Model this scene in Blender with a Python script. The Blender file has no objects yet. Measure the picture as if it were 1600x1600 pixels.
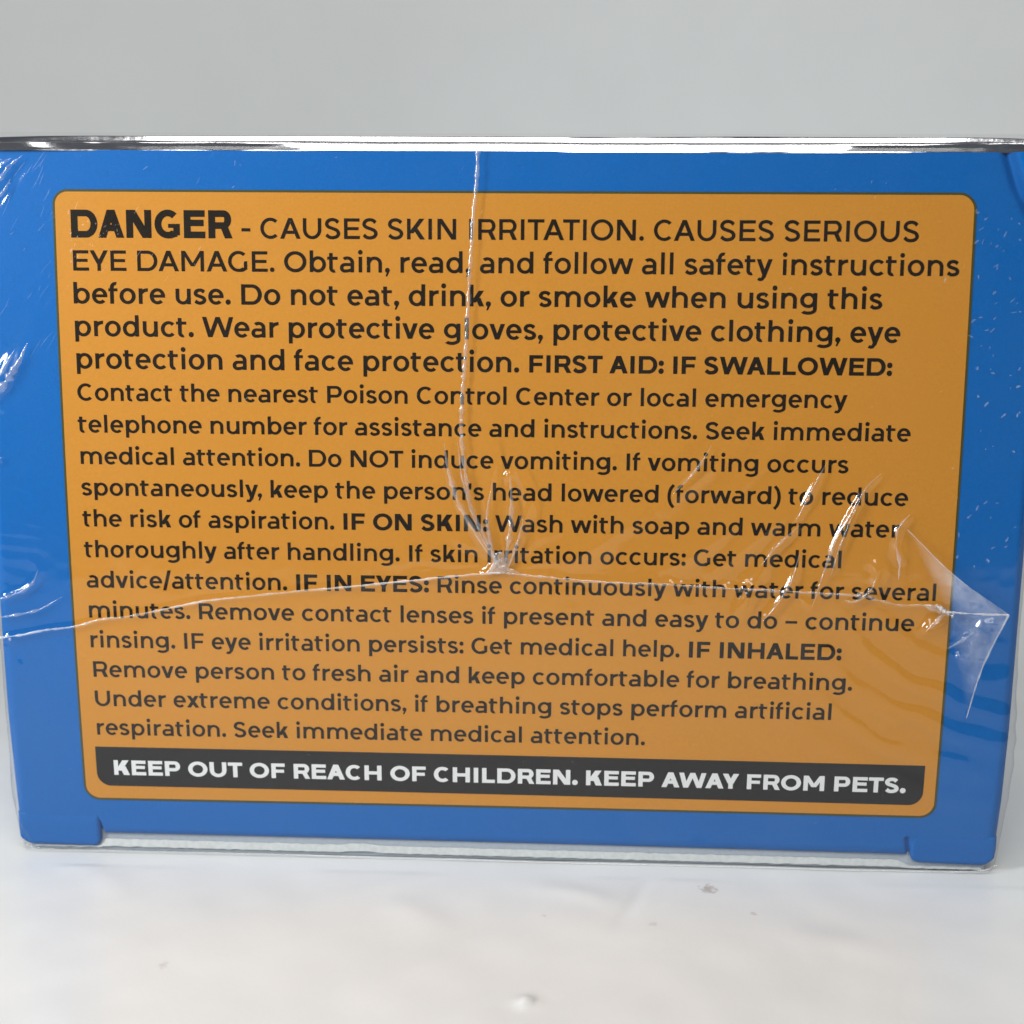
import bpy, math, random
import numpy as np
from mathutils import Vector, Matrix, geometry

rng = np.random.default_rng(7)
random.seed(7)
S = bpy.context.scene
COL = S.collection
MM = 0.001
TABLE = -38.1            # height of the tabletop below the middle of the printed face, in mm

# ------------------------------------------------------------------ camera
CAM = np.array([5.49527, -127.56141, 22.41124]); YAW, PITCH, ROLL, FPX = 0.0386593, 0.1731156, 0.0068275, 1984.92
cy, sy, cp, sp = math.cos(YAW), math.sin(YAW), math.cos(PITCH), math.sin(PITCH)
_r = np.array([cy, sy, 0.0]); FWD = np.array([-sy*cp, cy*cp, -sp]); _u = np.cross(_r, FWD)
RIGHT = math.cos(ROLL)*_r + math.sin(ROLL)*_u; UP = -math.sin(ROLL)*_r + math.cos(ROLL)*_u
cam = bpy.data.cameras.new('camera'); cam_ob = bpy.data.objects.new('camera', cam); COL.objects.link(cam_ob)
m = Matrix.Identity(4)
for i in range(3):
    m[i][0], m[i][1], m[i][2] = RIGHT[i], UP[i], -FWD[i]
m[0][3], m[1][3], m[2][3] = CAM[0]*MM, CAM[1]*MM, (CAM[2]-TABLE)*MM
cam_ob.matrix_world = m
cam.sensor_width = 36; cam.lens = 36*FPX/1600
cam.clip_start = 0.005; cam.clip_end = 20
cam.dof.use_dof = True; cam.dof.focus_distance = 0.1275; cam.dof.aperture_fstop = 28
S.camera = cam_ob

# ------------------------------------------------------------------ world, lamps, exposure
W = bpy.data.worlds.new('World'); S.world = W; W.use_nodes = True
bg = W.node_tree.nodes['Background']; bg.inputs[0].default_value = (0.80, 0.88, 1.0, 1); bg.inputs[1].default_value = 0.08

def lamp(name, loc, aim, sx, sz, power, color):
    l = bpy.data.lights.new(name, 'AREA'); l.shape = 'RECTANGLE'; l.size = sx; l.size_y = sz; l.energy = power; l.color = color
    o = bpy.data.objects.new(name, l); COL.objects.link(o); o.location = loc
    o.rotation_euler = (Vector(aim)-Vector(loc)).to_track_quat('-Z', 'Y').to_euler()
    return o
lamp('ceiling_lamp', (0.0, -0.33, 0.50), (0.0, 0.0, 0.04), 0.40, 0.30, 2.4, (1.0, 0.985, 0.955))
WINDOW = (-0.165, -0.105, 0.108)
win = lamp('window_lamp', WINDOW, (0.01, 0.0, 0.060), 0.036, 0.085, 0.112, (0.97, 0.98, 1.0)); win.data.spread = math.radians(85)

S.view_settings.view_transform = 'Standard'; S.view_settings.look = 'None'
S.view_settings.exposure = 0.0; S.view_settings.gamma = 1.0; S.view_settings.use_curve_mapping = False
S.render.engine = 'CYCLES'; S.cycles.max_bounces = 12; S.cycles.transparent_max_bounces = 24
S.cycles.caustics_reflective = False; S.cycles.caustics_refractive = False

# ------------------------------------------------------------------ helpers
BV, BH = 0.92468, -0.23532
def bulge(u, v):
    """y (mm) of the slightly swollen printed face at face coordinates u, v."""
    u = np.clip(u, -54, 54)
    return -BV*(1-(v/33.)**2) - BH*(1-(u/50.)**2)
def place(u, v, off=0.0):
    u = np.asarray(u, float); v = np.asarray(v, float)
    return np.stack([u, bulge(u, v)-off, v-TABLE], -1)*MM
def face_at(px, py):
    """face coordinates (u, v) of a point measured on the face."""
    D = FWD + RIGHT*(px-800)/FPX - UP*(py-800)/FPX
    t = -CAM[1]/D[1]
    for _ in range(12):
        P = CAM + t*D; t = (float(bulge(P[0], P[2]))-CAM[1])/D[1]
    P = CAM + t*D
    return P[0], P[2]
def path_at(pts):
    return np.array([face_at(*p) for p in pts])
def table_at(px, py):
    D = FWD + RIGHT*(px-800)/FPX - UP*(py-800)/FPX
    P = CAM + (TABLE-CAM[2])/D[2]*D
    return P[0], P[1]

def tag(o, label=None, cat=None, kind=None, group=None):
    if label: o['label'] = label
    if cat: o['category'] = cat
    if kind: o['kind'] = kind
    if group: o['group'] = group
    return o
def mesh_obj(name, verts, faces, mat, parent=None, smooth=True):
    me = bpy.data.meshes.new(name)
    verts = np.asarray(verts, np.float32).reshape(-1, 3)
    if isinstance(faces, np.ndarray):
        n, k = faces.shape
        me.vertices.add(len(verts)); me.vertices.foreach_set('co', verts.ravel())
        me.loops.add(n*k); me.loops.foreach_set('vertex_index', faces.astype(np.int32).ravel())
        me.polygons.add(n); me.polygons.foreach_set('loop_start', np.arange(0, n*k, k, dtype=np.int32))
        me.polygons.foreach_set('loop_total', np.full(n, k, np.int32))
        me.update(calc_edges=True); me.validate()
    else:
        me.from_pydata([tuple(map(float, v)) for v in verts], [], faces); me.update()
    me.polygons.foreach_set('use_smooth', np.full(len(me.polygons), smooth))
    me.materials.append(mat)
    o = bpy.data.objects.new(name, me); COL.objects.link(o)
    if parent: o.parent = parent
    return o
def grid_faces(nu, nv):
    i = np.arange(nu-1)[:, None]*nv + np.arange(nv-1)[None, :]
    return np.stack([i, i+nv, i+nv+1, i+1], -1).reshape(-1, 4)
def spline(P, n=24):
    P = np.asarray(P, float); Q = np.vstack([2*P[0]-P[1], P, 2*P[-1]-P[-2]]); out = []
    for i in range(1, len(Q)-2):
        t = np.linspace(0, 1, n, endpoint=False)[:, None]
        a, b, c, d = Q[i-1], Q[i], Q[i+1], Q[i+2]
        out.append(0.5*((2*b)+(-a+c)*t+(2*a-5*b+4*c-d)*t**2+(-a+3*b-3*c+d)*t**3))
    out.append(P[-1:]); return np.vstack(out)
def waves(u, v, lam, n, seed, ani=(1, 1)):
    """smooth random field of unit-ish amplitude with features about lam mm wide."""
    r = np.random.default_rng(seed); f = np.zeros_like(u)
    for _ in range(n):
        a = r.uniform(0, 2*math.pi); k = 2*math.pi/lam*r.uniform(.6, 1.5)
        f = f + np.sin(k*(u*math.cos(a)/ani[0]+v*math.sin(a)/ani[1])+r.uniform(0, 6.28))
    return f/math.sqrt(n)

# ------------------------------------------------------------------ materials
def nodes(name):
    M = bpy.data.materials.new(name); M.use_nodes = True
    nt = M.node_tree; b = nt.nodes.get('Principled BSDF')
    return M, nt, b
def add(nt, typ, **kw):
    n = nt.nodes.new(typ)
    for k, v in kw.items(): setattr(n, k, v)
    return n
def simple(name, col, rough=0.5, metal=0.0, spec=0.5, grain=0.0, gscale=4000, bump=0.0):
    M, nt, b = nodes(name)
    b.inputs['Base Color'].default_value = (*col, 1); b.inputs['Roughness'].default_value = rough
    b.inputs['Metallic'].default_value = metal; b.inputs['Specular IOR Level'].default_value = spec
    tc = add(nt, 'ShaderNodeTexCoord')
    nz = add(nt, 'ShaderNodeTexNoise'); nz.inputs['Scale'].default_value = gscale; nz.inputs['Detail'].default_value = 3
    nt.links.new(tc.outputs['Object'], nz.inputs['Vector'])
    if grain:
        mx = add(nt, 'ShaderNodeMix', data_type='RGBA')
        mx.inputs['A'].default_value = (*[c*(1-grain) for c in col], 1); mx.inputs['B'].default_value = (*[min(1, c*(1+grain)) for c in col], 1)
        nt.links.new(nz.outputs['Fac'], mx.inputs['Factor']); nt.links.new(mx.outputs['Result'], b.inputs['Base Color'])
    if bump:
        bp = add(nt, 'ShaderNodeBump'); bp.inputs['Strength'].default_value = 1; bp.inputs['Distance'].default_value = bump*MM
        nt.links.new(nz.outputs['Fac'], bp.inputs['Height']); nt.links.new(bp.outputs['Normal'], b.inputs['Normal'])
    return M
M_blue = simple('blue_print', (0.003, 0.118, 0.41), 0.5, spec=0.12, grain=0.18, gscale=5000, bump=0.004)
M_orange = simple('orange_print', (0.555, 0.235, 0.028), 0.5, spec=0.12, grain=0.12, gscale=5000)
M_olive = simple('olive_print', (0.055, 0.060, 0.016), 0.5, spec=0.2)
M_ink = simple('dark_ink', (0.014, 0.010, 0.006), 0.5, spec=0.05)
M_black = simple('black_print', (0.014, 0.014, 0.015), 0.5, spec=0.08, grain=0.1)
M_white_ink = simple('white_ink', (0.74, 0.76, 0.76), 0.5, spec=0.2)
M_foil = simple('silver_foil', (0.86, 0.86, 0.88), 0.10, metal=1.0, gscale=700, bump=0.012)
M_board = simple('grey_board', (0.36, 0.41, 0.46), 0.8, grain=0.15, gscale=2500)
M_paper = simple('torn_paper', (0.54, 0.57, 0.56), 0.9, grain=0.2, gscale=1800, bump=0.015)

def film_mat(name, haze, gloss, rough, nscale=260, bump=0.02, haze_noise=0.6, attr=None):
    M, nt, b = nodes(name); nt.nodes.remove(b)
    out = nt.nodes['Material Output']
    tc = add(nt, 'ShaderNodeTexCoord')
    nz = add(nt, 'ShaderNodeTexNoise'); nz.inputs['Scale'].default_value = nscale; nz.inputs['Detail'].default_value = 4
    nt.links.new(tc.outputs['Object'], nz.inputs['Vector'])
    bp = add(nt, 'ShaderNodeBump'); bp.inputs['Distance'].default_value = bump*MM; bp.inputs['Strength'].default_value = 1
    nt.links.new(nz.outputs['Fac'], bp.inputs['Height'])
    tr = add(nt, 'ShaderNodeBsdfTransparent'); tr.inputs[0].default_value = (0.985, 0.985, 0.985, 1)
    gl = add(nt, 'ShaderNodeBsdfGlossy'); gl.inputs['Roughness'].default_value = rough
    nt.links.new(bp.outputs['Normal'], gl.inputs['Normal'])
    df = add(nt, 'ShaderNodeBsdfDiffuse'); df.inputs[0].default_value = (0.85, 0.86, 0.88, 1)
    # Schlick's reflectance, the same from either side of the sheet
    fr = add(nt, 'ShaderNodeLayerWeight'); fr.inputs['Blend'].default_value = 0.5
    pw = add(nt, 'ShaderNodeMath', operation='POWER'); pw.inputs[1].default_value = 5.0
    nt.links.new(fr.outputs['Facing'], pw.inputs[0])
    mu = add(nt, 'ShaderNodeMath', operation='MULTIPLY_ADD'); mu.inputs[1].default_value = 0.96; mu.inputs[2].default_value = 0.04*gloss; mu.use_clamp = True
    nt.links.new(pw.outputs[0], mu.inputs[0])
    n2 = add(nt, 'ShaderNodeTexNoise'); n2.inputs['Scale'].default_value = 900; n2.inputs['Detail'].default_value = 6; n2.inputs['Roughness'].default_value = 0.7
    nt.links.new(tc.outputs['Object'], n2.inputs['Vector'])
    n4 = add(nt, 'ShaderNodeTexNoise'); n4.inputs['Scale'].default_value = 110; n4.inputs['Detail'].default_value = 3; nt.links.new(tc.outputs['Object'], n4.inputs['Vector'])
    av = add(nt, 'ShaderNodeMix', data_type='FLOAT'); av.inputs['Factor'].default_value = 0.6
    nt.links.new(n2.outputs['Fac'], av.inputs['A']); nt.links.new(n4.outputs['Fac'], av.inputs['B'])
    mr = add(nt, 'ShaderNodeMapRange'); mr.inputs['From Min'].default_value = 0.38; mr.inputs['From Max'].default_value = 0.66
    mr.inputs['To Min'].default_value = haze*(1-haze_noise); mr.inputs['To Max'].default_value = haze*(1+haze_noise)
    nt.links.new(av.outputs['Result'], mr.inputs['Value'])
    hz = mr.outputs['Result']
    if attr:
        at_ = add(nt, 'ShaderNodeAttribute'); at_.attribute_name = attr; at_.attribute_type = 'GEOMETRY'
        ml = add(nt, 'ShaderNodeMath', operation='MULTIPLY'); nt.links.new(hz, ml.inputs[0]); nt.links.new(at_.outputs['Fac'], ml.inputs[1]); hz = ml.outputs[0]
        mg = add(nt, 'ShaderNodeMath', operation='MULTIPLY'); nt.links.new(mu.outputs[0], mg.inputs[0]); nt.links.new(at_.outputs['Fac'], mg.inputs[1]); mu = mg
    m1 = add(nt, 'ShaderNodeMixShader'); nt.links.new(hz, m1.inputs['Fac'])
    nt.links.new(tr.outputs[0], m1.inputs[1]); nt.links.new(df.outputs[0], m1.inputs[2])
    m2 = add(nt, 'ShaderNodeMixShader'); nt.links.new(mu.outputs[0], m2.inputs['Fac'])
    nt.links.new(m1.outputs[0], m2.inputs[1]); nt.links.new(gl.outputs[0], m2.inputs[2])
    nt.links.new(m2.outputs[0], out.inputs['Surface'])
    return M
M_film = film_mat('clear_film', 0.005, 1.4, 0.10)
M_seam = film_mat('film_seam', 0.34, 2.4, 0.2, nscale=1500, bump=0.06)
M_haze = film_mat('gathered_film_and_glints', 0.16, 2.4, 0.14, nscale=900, bump=0.05)
M_flap = film_mat('film_flap', 0.22, 2.2, 0.12, nscale=700, bump=0.06, haze_noise=.75, attr='film_weight')
M_scuff = film_mat('film_scuff', 0.13, 1.3, 0.35, nscale=1500, bump=0.05)

# ------------------------------------------------------------------ setting: tabletop sheet and backdrop
def table_material():
    M, nt, b = nodes('white_sheet')
    b.inputs['Roughness'].default_value = 0.33; b.inputs['Specular IOR Level'].default_value = 0.5
    tc = add(nt, 'ShaderNodeTexCoord')
    n1 = add(nt, 'ShaderNodeTexNoise'); n1.inputs['Scale'].default_value = 48; n1.inputs['Detail'].default_value = 6; n1.inputs['Distortion'].default_value = 1.6
    n2 = add(nt, 'ShaderNodeTexNoise'); n2.inputs['Scale'].default_value = 1500; n2.inputs['Detail'].default_value = 4
    for n in (n1, n2): nt.links.new(tc.outputs['Object'], n.inputs['Vector'])
    mx = add(nt, 'ShaderNodeMix', data_type='RGBA'); mx.inputs['A'].default_value = (0.68, 0.70, 0.70, 1); mx.inputs['B'].default_value = (0.80, 0.81, 0.795, 1)
    nt.links.new(n1.outputs['Fac'], mx.inputs['Factor'])
    # small brownish smear on the sheet
    prev = mx.outputs['Result']
    for (px, py, rx, ry, col, amt) in STAINS:
        x, y = table_at(px, py)
        mp = add(nt, 'ShaderNodeMapping'); mp.inputs['Location'].default_value = (-x*MM/rx, -y*MM/ry, 0); mp.inputs['Scale'].default_value = (1/rx, 1/ry, 0)
        nt.links.new(tc.outputs['Object'], mp.inputs['Vector'])
        ln = add(nt, 'ShaderNodeVectorMath', operation='LENGTH'); nt.links.new(mp.outputs[0], ln.inputs[0])
        n3 = add(nt, 'ShaderNodeTexNoise'); n3.inputs['Scale'].default_value = 2200; n3.inputs['Detail'].default_value = 5
        nt.links.new(tc.outputs['Object'], n3.inputs['Vector'])
        ad = add(nt, 'ShaderNodeMath', operation='MULTIPLY_ADD'); ad.inputs[1].default_value = 2.4
        nt.links.new(n3.outputs['Fac'], ad.inputs[0]); nt.links.new(ln.outputs['Value'], ad.inputs[2])
        mr = add(nt, 'ShaderNodeMapRange'); mr.inputs['From Min'].default_value = 1.5; mr.inputs['From Max'].default_value = 2.1
        mr.inputs['To Min'].default_value = amt; mr.inputs['To Max'].default_value = 0
        nt.links.new(ad.outputs[0], mr.inputs['Value'])
        m2 = add(nt, 'ShaderNodeMix', data_type='RGBA'); m2.inputs['B'].default_value = (*col, 1)
        nt.links.new(prev, m2.inputs['A']); nt.links.new(mr.outputs['Result'], m2.inputs['Factor']); prev = m2.outputs['Result']
    nt.links.new(prev, b.inputs['Base Color'])
    bp = add(nt, 'ShaderNodeBump'); bp.inputs['Distance'].default_value = 0.02*MM; bp.inputs['Strength'].default_value = 0.6
    nt.links.new(n2.outputs['Fac'], bp.inputs['Height']); nt.links.new(bp.outputs['Normal'], b.inputs['Normal'])
    return M
STAINS = [(1106, 1390, 0.0011, 0.0012, (0.42, 0.37, 0.32), 0.8), (1178, 1427, 0.0004, 0.0005, (0.5, 0.45, 0.4), 0.6), (1020, 1444, 0.0006, 0.0006, (0.55, 0.5, 0.45), 0.45),
          (256, 1508, 0.0005, 0.0009, (0.5, 0.46, 0.42), 0.5), (850, 1430, 0.0003, 0.0004, (0.55, 0.5, 0.46), 0.5)]
M_table = table_material()
def ridge(u, v, pts, h, s, taper=True, n=16):
    """height field of a crease running along pts (mm)."""
    P = spline(pts, n); hs = np.full(len(P), 1.0)
    if taper: hs = np.sin(np.linspace(0.12, math.pi-0.12, len(P)))**0.7
    m = (u > P[:, 0].min()-5*s) & (u < P[:, 0].max()+5*s) & (v > P[:, 1].min()-5*s) & (v < P[:, 1].max()+5*s)
    out = np.zeros_like(u); uu, vv = u[m], v[m]
    best = np.full(len(uu), 1e9); bh = np.zeros(len(uu))
    for i in range(len(P)-1):
        a, b = P[i], P[i+1]; d = b-a; L = d@d
        if L < 1e-12: continue
        t = np.clip(((uu-a[0])*d[0]+(vv-a[1])*d[1])/L, 0, 1)
        q = (uu-a[0]-t*d[0])**2+(vv-a[1]-t*d[1])**2
        k = q < best; best[k] = q[k]; bh[k] = (hs[i]+(hs[i+1]-hs[i])*t)[k]
    out[m] = h*bh*np.exp(-best/(2*s*s))
    return out

xs = np.concatenate([np.linspace(-500, -75, 30), np.linspace(-74, 74, 300), np.linspace(75, 500, 30)])
ys = np.concatenate([np.linspace(-122, -61, 24), np.linspace(-60, 90, 300), np.linspace(93, 300, 24)])
U, V = np.meshgrid(xs, ys, indexing='ij')
near = 1/(1+np.exp((V-5)/4.0))*np.exp(-((U/90)**4))
Z = 0.10*waves(U, V, 17, 9, 3, (1.5, 1))+0.028*waves(U, V, 7, 10, 4, (1.4, 1))
for pts, h, s in [([(1020, 1362), (985, 1420), (960, 1450)], -0.16, 0.5), ([(830, 1385), (900, 1395), (960, 1415)], 0.22, 1.2), ([(1320, 1385), (1400, 1372), (1480, 1385)], 0.2, 1.5),
                  ([(590, 1410), (640, 1420), (700, 1450)], 0.2, 1.6), ([(100, 1340), (160, 1370), (190, 1400)], 0.2, 1.4), ([(810, 1564), (832, 1567)], 0.55, 0.6), ([(1230, 1480), (1300, 1470), (1400, 1500)], 0.15, 1.6)]:
    Z += ridge(U, V, [table_at(*p) for p in pts], h, s)
Z = Z*near - 0.02
foot = (np.abs(U) < 58) & (V > -3) & (V < 46)
Z[foot] = np.minimum(Z[foot], -0.02)
t = mesh_obj('tabletop', np.stack([U, V, Z], -1).reshape(-1, 3)*MM, grid_faces(len(xs), len(ys)), M_table)
tag(t, 'glossy wrinkled white sheet the blue box stands on', 'tabletop', 'structure')

M_wall = simple('grey_wall', (0.90, 0.925, 0.92), 0.7, spec=0.3, grain=0.03, gscale=60)
A = np.array([-100., 186.]); B = np.array([100., 214.]); d = (B-A)/np.linalg.norm(B-A); nrm = np.array([-d[1], d[0]])
prof = [(0.0, 0.0)] + [(40*math.sin(a), 40-40*math.cos(a)) for a in np.linspace(0.1, math.pi/2, 14)] + [(40.2, 80), (41, 200), (42, 600)]
ss = np.linspace(-400, 560, 40)
vv = [[(A[0]+d[0]*s_+nrm[0]*p[0], A[1]+d[1]*s_+nrm[1]*p[0], p[1]+0.02) for p in prof] for s_ in ss]
t = mesh_obj('backdrop', np.array(vv).reshape(-1, 3)*MM, grid_faces(len(ss), len(prof)), M_wall)
tag(t, 'plain pale grey backdrop rising behind the box', 'backdrop', 'structure')

# ------------------------------------------------------------------ the carton
box = bpy.data.objects.new('cardboard_box', None); COL.objects.link(box); box.empty_display_size = 0.02
tag(box, 'shrink wrapped blue cardboard box with an orange danger label on its front', 'box')

DEPTH = 38.0
def half_widths(v):
    wl = np.interp(v, [-38, -37, -36, -34, -30, -22, 0, 36], [52.3, 52.7, 52.85, 53.0, 53.15, 53.35, 53.35, 53.3])
    wr = np.interp(v, [-38, -37, -36, -34, -30, -22, 0, 36], [51.6, 51.9, 52.0, 52.1, 52.3, 52.45, 52.45, 52.4])
    return wl, wr
def wrap(front_u, vs, off, depth, r=1.3, nside=6, narc=8, disp=None):
    """sheet running back-left side > front > back-right side, for every height in vs. disp(s, v) pushes it outwards."""
    rows = []
    for v in vs:
        wl, wr = half_widths(v); P = []; N = []; Uc = []
        for k in range(nside):
            y = depth+(r-depth)*k/(nside-1)
            P.append((-wl, y)); N.append((-1, 0)); Uc.append(-wl-(y-r)-r*0.57)
        for k in range(1, narc):
            a = math.pi/2*k/narc
            P.append((-wl+r-r*math.cos(a), r-r*math.sin(a))); N.append((-math.cos(a), -math.sin(a))); Uc.append(-wl+r-r*1.57*(1-k/narc))
        f = np.clip(-wl+r+(front_u-front_u[0])/(front_u[-1]-front_u[0])*(wl+wr-2*r), -60, 60)
        for x in f: P.append((x, 0)); N.append((0, -1)); Uc.append(x)
        for k in range(1, narc):
            a = math.pi/2*k/narc
            P.append((wr-r+r*math.sin(a), r-r*math.cos(a))); N.append((math.sin(a), -math.cos(a))); Uc.append(wr-r+r*1.57*k/narc)
        for k in range(nside):
            y = r+(depth-r)*k/(nside-1)
            P.append((wr, y)); N.append((1, 0)); Uc.append(wr+(y-r)+r*0.57)
        rows.append((P, N, Uc))
    P = np.array([q[0] for q in rows]); N = np.array([q[1] for q in rows]); Uc = np.array([q[2] for q in rows])
    Vc = np.repeat(np.asarray(vs)[:, None], P.shape[1], 1)
    y = P[..., 1] + bulge(P[..., 0], Vc)*np.clip(-N[..., 1], 0, 1)**0.5
    D = off + (disp(Uc, Vc) if disp else 0)
    X = np.stack([P[..., 0]+N[..., 0]*D, y+N[..., 1]*D, Vc-TABLE], -1)
    return X, Uc, Vc
def body_disp(u, v):
    d = 0.006*waves(u, v, 25, 6, 11)
    # crease of the fold in the upper right corner
    d = d + ridge(u, v, path_at([(1566, 214), (1577, 245), (1590, 290), (1612, 335)]), -0.55, 0.33, taper=False)
    d = d + ridge(u, v, path_at([(1592, 214), (1600, 250), (1614, 300)]), 0.5, 0.7, taper=False)
    # slits beside the two lower corner tabs
    d = d + ridge(u, v, path_at([(150, 1281), (154, 1288), (157, 1297), (158, 1312)]), -0.7, 0.17, taper=False)
    d = d + ridge(u, v, path_at([(1418, 1312), (1419, 1322), (1421, 1332), (1424, 1345)]), -0.5, 0.15, taper=False)
    return d
fu = np.linspace(0, 1, 760)
vs = np.concatenate([np.linspace(-36.25, -33.5, 26), np.linspace(-33.2, 35.72, 190)])
X, Uc, Vc = wrap(fu, vs, 0, DEPTH, disp=body_disp)
# the panel's lower edge rolls under and runs about 0.35 mm lower at its right end; corner of the panel cut away at the slots
low = np.clip((-35.2-Vc)/1.05, 0, 1)
X[..., 1] += 0.55*(1-np.sqrt(np.clip(1-low**2, 0, 1)))
X[..., 2] += (0.22-0.36*np.clip((Uc+43)/86, 0, 1))*low
n = X.shape
body = mesh_obj('front_panel', (X*MM).reshape(-1, 3), grid_faces(n[0], n[1])[:, ::-1], M_blue, box)
# top, back and underside close the carton
def slab(name, x0, x1, y0, y1, z0, z1, mat, parent, bev=0.3):
    bx = [(x, y, z) for x in (x0, x1) for y in (y0, y1) for z in (z0, z1)]
    fs = [(0, 1, 3, 2), (4, 6, 7, 5), (0, 4, 5, 1), (2, 3, 7, 6), (0, 2, 6, 4), (1, 5, 7, 3)]
    o = mesh_obj(name, np.array(bx)*MM, fs, mat, parent, smooth=False)
    md = o.modifiers.new('bevel', 'BEVEL'); md.width = bev*MM; md.segments = 3
    return o
slab('back_panel', -52.6, 51.8, DEPTH-0.6, DEPTH+0.1, 0.9, 35.6-TABLE, M_blue, box)
slab('top_panel', -52.4, 51.6, 2.4, DEPTH-0.9, 35.9-TABLE, 36.6-TABLE, M_foil, box)
slab('base_panel', -51.8, 51.0, 0.75, DEPTH-0.9, 0.06, 0.95, M_board, box, 0.15)

# silver folded rim along the top edge
pr = np.array([(35.64, 0.0), (35.69, 0.03), (35.77, 0.10), (36.0, 0.20), (36.25, 0.31), (36.42, 0.40), (36.50, 0.52), (36.58, 0.46), (36.66, 0.44), (36.85, 0.53), (37.05, 0.62), (37.18, 0.74), (37.27, 1.1), (37.3, 2.0), (37.2, 3.4), (36.7, 5.0)])
pr = spline(pr, 4); us = np.linspace(-53.0, 52.1, 420)
uu, k = np.meshgrid(us, np.arange(len(pr)), indexing='ij')
zz = pr[:, 0][k]; yy = pr[:, 1][k]
wob = 0.062*waves(uu, zz*2, 11, 8, 21, (2.0, .8)) + 0.010*waves(uu, zz*3, 3.0, 8, 22, (2.5, 1))
edge = np.clip((np.abs(uu+0.5)-40)/12, 0, 1)
steep = np.clip((uu+26)/9, 0, 1)*np.clip((36-uu)/10, 0, 1)+.18*waves(uu, zz, 7, 6, 25)
yy = np.where(zz < 36.47, yy*np.clip(.30+.70*steep, .2, 1), yy)
wob = wob*(1+1.5*edge)
zz2 = zz + wob*np.clip((zz-35.5)/1.2, 0, 1)*0.6 - 0.3*edge**2*np.clip(zz-36.3, 0, 1)
yy2 = yy + bulge(uu, 35.7+0*uu)*1.0 + wob - 0.15*edge
mesh_obj('silver_rim', np.stack([uu, yy2, zz2-TABLE], -1).reshape(-1, 3)*MM, grid_faces(len(us), len(pr)), M_foil, box)

# lower corner tabs (blue), flush with the face and standing slightly proud of it
def tab(u0, u1, v_top, v_bot0, v_bot1, rl, rr):
    nu, nv = 40, 16
    us = np.linspace(u0, u1, nu); rows = []
    for u in us:
        f = (u-u0)/(u1-u0); vb = v_bot0+(v_bot1-v_bot0)*f
        a = max(0, rl-(u-u0)); b_ = max(0, rr-(u1-u))
        if a: vb += rl-math.sqrt(max(0, rl*rl-a*a))
        if b_: vb += rr-math.sqrt(max(0, rr*rr-b_*b_))
        for j in range(nv):
            v = vb+(v_top-vb)*(j/(nv-1))
            e = min(u-u0, u1-u, (v-vb)+.02); edge_ = min(1, max(0, e)/0.45); off = 0.07-0.42*(1-math.sqrt(1-(1-edge_)**2)); off -= 0.10*max(0, 1-(v_top-v)/0.9)
            rows.append((u, float(bulge(u, v))-off, v-TABLE))
    # closing wall down to the board behind
    o = mesh_obj('corner_tab', np.array(rows)*MM, grid_faces(nu, nv), M_blue, box)
    sd = o.modifiers.new('thickness', 'SOLIDIFY'); sd.thickness = 0.5*MM; sd.offset = -1
    return o
tab(-52.85, -43.8, -33.6, -37.35, -37.5, 1.5, 1.0)
tab(42.9, 51.95, -34.0, -37.15, -37.35, 1.2, 1.7)

# recessed grey board under the panel and its torn pale edge
us = np.linspace(-46, 43.6, 260)
def sheet(name, top, bot, ytop, ybot, mat, nv=6):
    P = []
    for u in us:
        for j in range(nv):
            f = j/(nv-1); v = bot(u)+(top(u)-bot(u))*f
            P.append((u, (ybot(u)+(ytop(u)-ybot(u))*f), v-TABLE))
    return mesh_obj(name, np.array(P)*MM, grid_faces(len(us), nv), mat, box)
slope = lambda u: -0.36*np.clip((u+43)/86, 0, 1)
rag = lambda u, s_, a: a*float(waves(np.array([u]), np.array([0.]), 1.4, 9, s_)[0])
hump = lambda u: 0.22*math.exp(-((u+15.5)/1.6)**2)
sheet('bottom_flap', lambda u: -35.4+slope(u), lambda u: -37.2+slope(u), lambda u: 1.0, lambda u: 0.75, M_board)
us = np.linspace(-51.2, 50.6, 300)
thin = lambda u: float(np.clip((-43.6-u)/.5, 0, 1)+np.clip((u-41.8)/1.2, 0, 1))
tbot = lambda u: -37.45+slope(u)*.6+hump(u)*.8+rag(u, 32, .03)-.13*thin(u)
sheet('torn_edge', lambda u: (-36.72+slope(u)*.85+hump(u)+rag(u, 31, .035))*(1-thin(u))+(tbot(u)+.16)*thin(u), tbot, lambda u: 0.72, lambda u: 0.42, M_paper, 5)

# ------------------------------------------------------------------ printed front: label, banner, lettering
def rounded(name, u0, u1, vt, vb, rad, off, mat, parent, nv=60, n=200):
    """rounded rectangle lying on the swollen face. rad = (tl, tr, br, bl); vt, vb functions of u."""
    a = np.unique(np.concatenate([np.linspace(u0, u1, n), u0+np.linspace(0, 1, 24)**2*2.0, u1-np.linspace(0, 1, 24)**2*2.0]))
    P = []
    for u in a:
        t_, b_ = vt(u), vb(u)
        def cut(r, dd): return r-math.sqrt(max(0, r*r-(r-dd)**2)) if dd < r else 0
        t_ -= cut(rad[0], u-u0)+cut(rad[1], u1-u); b_ += cut(rad[3], u-u0)+cut(rad[2], u1-u)
        for j in range(nv):
            P.append((u, b_+(t_-b_)*j/(nv-1)))
    P = np.array(P)
    return mesh_obj(name, place(P[:, 0], P[:, 1], off), grid_faces(len(a), nv), mat, parent)
HH = 63.41/2
label = rounded('warning_label', -45, 45, lambda u: HH, lambda u: -HH, (1.25, 1.45, 1.5, 1.5), 0.05, M_orange, box)
rounded('label_border', -45.26, 45.26, lambda u: HH+.24, lambda u: -HH-.26, (1.5, 1.7, 1.75, 1.75), 0.03, M_olive, label)
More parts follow.
